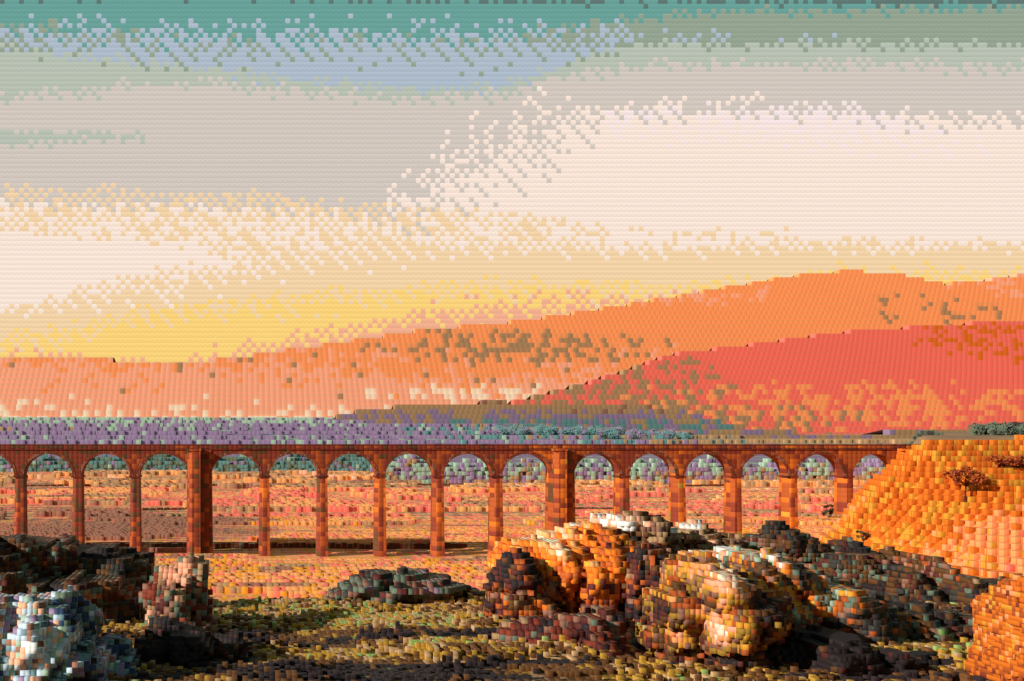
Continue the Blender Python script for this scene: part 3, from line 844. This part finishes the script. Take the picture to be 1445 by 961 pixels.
boulder([(940, 780), (955, 748), (985, 740), (1015, 745), (1045, 752), (1060, 775), (1040, 800), (970, 800)], 12.8, 0.5, m_tan,
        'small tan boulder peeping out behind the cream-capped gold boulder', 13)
boulder([(1040, 790), (1060, 752), (1090, 745), (1120, 752), (1150, 775), (1180, 800), (1150, 830), (1070, 830)], 13.2, 0.5, m_darkg,
        'small dark boulder behind the white ridge of the grey-blue boulder', 14)
boulder([(1130, 880), (1150, 800), (1190, 788), (1250, 780), (1300, 792), (1360, 806), (1410, 812), (1480, 830), (1500, 1000), (1150, 1000)], 12.5, 1.0, m_dark,
        'wide black boulder with a level top between the grey-blue boulder and the right edge', 15)
boulder([(1220, 1040), (1235, 930), (1262, 868), (1320, 848), (1370, 862), (1400, 930), (1420, 1040)], 9.6, 0.6, m_darkg,
        'dark green-flecked boulder between the wide black boulder and the amber boulder', 16)
boulder([(1080, 1060), (1090, 930), (1120, 893), (1190, 880), (1260, 900), (1330, 925), (1385, 935), (1400, 1060)], 8.4, 0.6, m_peat,
        'low black boulder filling the bottom edge below the grey-blue boulder', 18)
boulder([(1430, 1060), (1428, 960), (1426, 900), (1430, 860), (1442, 838), (1470, 822), (1520, 822), (1580, 850), (1600, 1060)], 7.2, 0.7, m_amber,
        'bright amber boulder cut by the bottom right corner', 17)

# ------------------------------------------------------------------ tussocky pasture of the valley floor (one sward per field)
def tussocks(label, ya, yb, c, gap, mat, seed, name='pasture', want=lambda X, Y: bank(X, Y) <= 1.2, cat='grass', wide=(-170, 1600)):
    r = random.Random(seed); vs, fs = [], []
    y = ya
    while y < yb:
        if VY - 2 < y < VY + DEP + 2 and name == 'pasture': y += 1; continue
        for i in range(int(on_ray(wide[0], y) / c), int(on_ray(wide[1], y) / c)):
            X = i * c; Y = y + r.uniform(-.06, .06) * gap
            if VY - 2.6 < Y < VY + DEP + 2 or not want(X, Y): continue
            z = height(X, Y); zl = math.floor(z / c) * c; n = 1
            if cat == 'grass' and name != 'pasture': zl = math.ceil(z / c - 0.2) * c
            b0 = len(vs); z1 = zl + c * (n + (0.1 * r.random() if name == 'pasture' else 0)); y1 = Y + c
            vs += [(X, Y, zl - c), (X + c, Y, zl - c), (X + c, y1, zl - c), (X, y1, zl - c), (X, Y, z1), (X + c, Y, z1), (X + c, y1, z1), (X, y1, z1)]
            fs += [(b0, b0 + 1, b0 + 5, b0 + 4), (b0 + 1, b0 + 2, b0 + 6, b0 + 5), (b0 + 2, b0 + 3, b0 + 7, b0 + 6), (b0 + 3, b0, b0 + 4, b0 + 7), (b0 + 4, b0 + 5, b0 + 6, b0 + 7)]
        y += gap
    tag(mesh_obj(name, vs, fs, mat), label, cat, kind='stuff')


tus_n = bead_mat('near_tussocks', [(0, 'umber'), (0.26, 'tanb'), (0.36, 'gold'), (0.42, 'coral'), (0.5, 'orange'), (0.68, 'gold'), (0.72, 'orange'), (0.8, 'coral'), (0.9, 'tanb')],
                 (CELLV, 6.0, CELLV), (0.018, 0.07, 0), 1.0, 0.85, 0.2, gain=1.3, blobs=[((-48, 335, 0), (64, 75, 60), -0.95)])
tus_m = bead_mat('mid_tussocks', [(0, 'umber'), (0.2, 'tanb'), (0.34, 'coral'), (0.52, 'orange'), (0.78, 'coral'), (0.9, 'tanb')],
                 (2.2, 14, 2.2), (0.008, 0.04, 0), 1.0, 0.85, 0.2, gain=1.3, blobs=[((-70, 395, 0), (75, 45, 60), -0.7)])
tus_f = bead_mat('far_tussocks', [(0, 'umber'), (0.3, 'tanb'), (0.55, 'orange'), (0.7, 'peach'), (0.8, 'tanb')],
                 (3.1, 26, 3.1), (0.008, 0.02, 0), 1.0, 0.8, 0.28, gain=1.3)
tussocks('amber and gold rough grass on the front of the railway embankment', 168, VY - 1, CELLV, 1.7, grassb, 35, 'embankment_grass', lambda X, Y: bank(X, Y) > 1.2, wide=(1000, 1700))
moor_up = bead_mat('heather_clumps', [(0, 'teal'), (0.08, 'purple'), (0.62, 'mint'), (0.68, 'purple'), (0.88, 'tanb')],
                   (9.0, 4000, 9.0), (0.0012, 0, 0.05), 1.0, 0.6, 0.46, gain=1.25, bump=0.15,
                   blobs=[((1900, 2400, 40), (1450, 9000, 900), 1.1), ((-700, 2400, 50), (800, 9000, 900), 0.10)],
                   specks=[('teal', (750, 2300, 35), (500, 9e4, 40), .4), ('mint', (-500, 2600, 66), (1500, 9e4, 16), .75)])
tussocks('purple and pale green heather on the far moor above the viaduct', 1860, 2700, 9.0, 30.0, moor_up, 36, 'heather', lambda X, Y: True, 'heather')
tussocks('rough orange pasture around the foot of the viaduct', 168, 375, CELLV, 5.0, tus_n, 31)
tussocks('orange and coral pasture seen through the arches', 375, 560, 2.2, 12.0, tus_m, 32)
tussocks('farther tan and orange pasture below the distant woods', 560, 800, 3.1, 20.0, tus_f, 33)

# ------------------------------------------------------------------ short tufted grass on the knoll (one sward)
r = random.Random(21); vs, fs = [], []
turf_up = bead_mat('tuft_grass', [(0, 'black'), (0.16, 'brown'), (0.38, 'ochre'), (0.46, 'tanb'), (0.53, 'brown'), (0.58, 'ochre'), (0.66, 'moss'), (0.7, 'tanb'), (0.76, 'ochre'), (0.84, 'umber'), (0.9, 'tanb'), (0.97, 'mint')],
                   (0.042, 0.168, 0.042), (0.2, 1.3, 0.5), 1.0, 1.15, 0.24, gain=1.35, bump=0.3, off=-0.01,
                   blobs=[((2.5, 7.3, 31), (7, 1.9, 3), -0.40), ((0.2, 10.0, 31), (1.0, 0.8, 2), -0.3)])
c = 0.042
for j in range(int(6.5 / c), int(18 / c)):
    Y = j * c
    for i in range(int(on_ray(-160, Y) / c), int(on_ray(1560, Y) / c)):
        if r.random() < 0.4: continue
        X = i * c
        t = mn.noise((X * 1.2, Y * 1.2, 7.7))
        n = 1 + (r.random() < 0.35 + t) + (r.random() < 0.2 + t)
        z = math.floor(height(X + c / 2, Y + c / 2) / c) * c
        b0 = len(vs); z1 = z + n * c * 0.9 + 0.003; y0, y1 = Y + 0.013, Y + c + 0.013
        vs += [(X, y0, z - c), (X + c, y0, z - c), (X + c, y1, z - c), (X, y1, z - c), (X, y0, z1), (X + c, y0, z1), (X + c, y1, z1), (X, y1, z1)]
        fs += [(b0, b0 + 1, b0 + 5, b0 + 4), (b0 + 1, b0 + 2, b0 + 6, b0 + 5), (b0 + 2, b0 + 3, b0 + 7, b0 + 6), (b0 + 3, b0, b0 + 4, b0 + 7), (b0 + 4, b0 + 5, b0 + 6, b0 + 7)]
o = mesh_obj('grass', vs, fs, turf_up)
tag(o, 'short dry olive and brown grass between the boulders on the knoll', 'grass', kind='stuff')
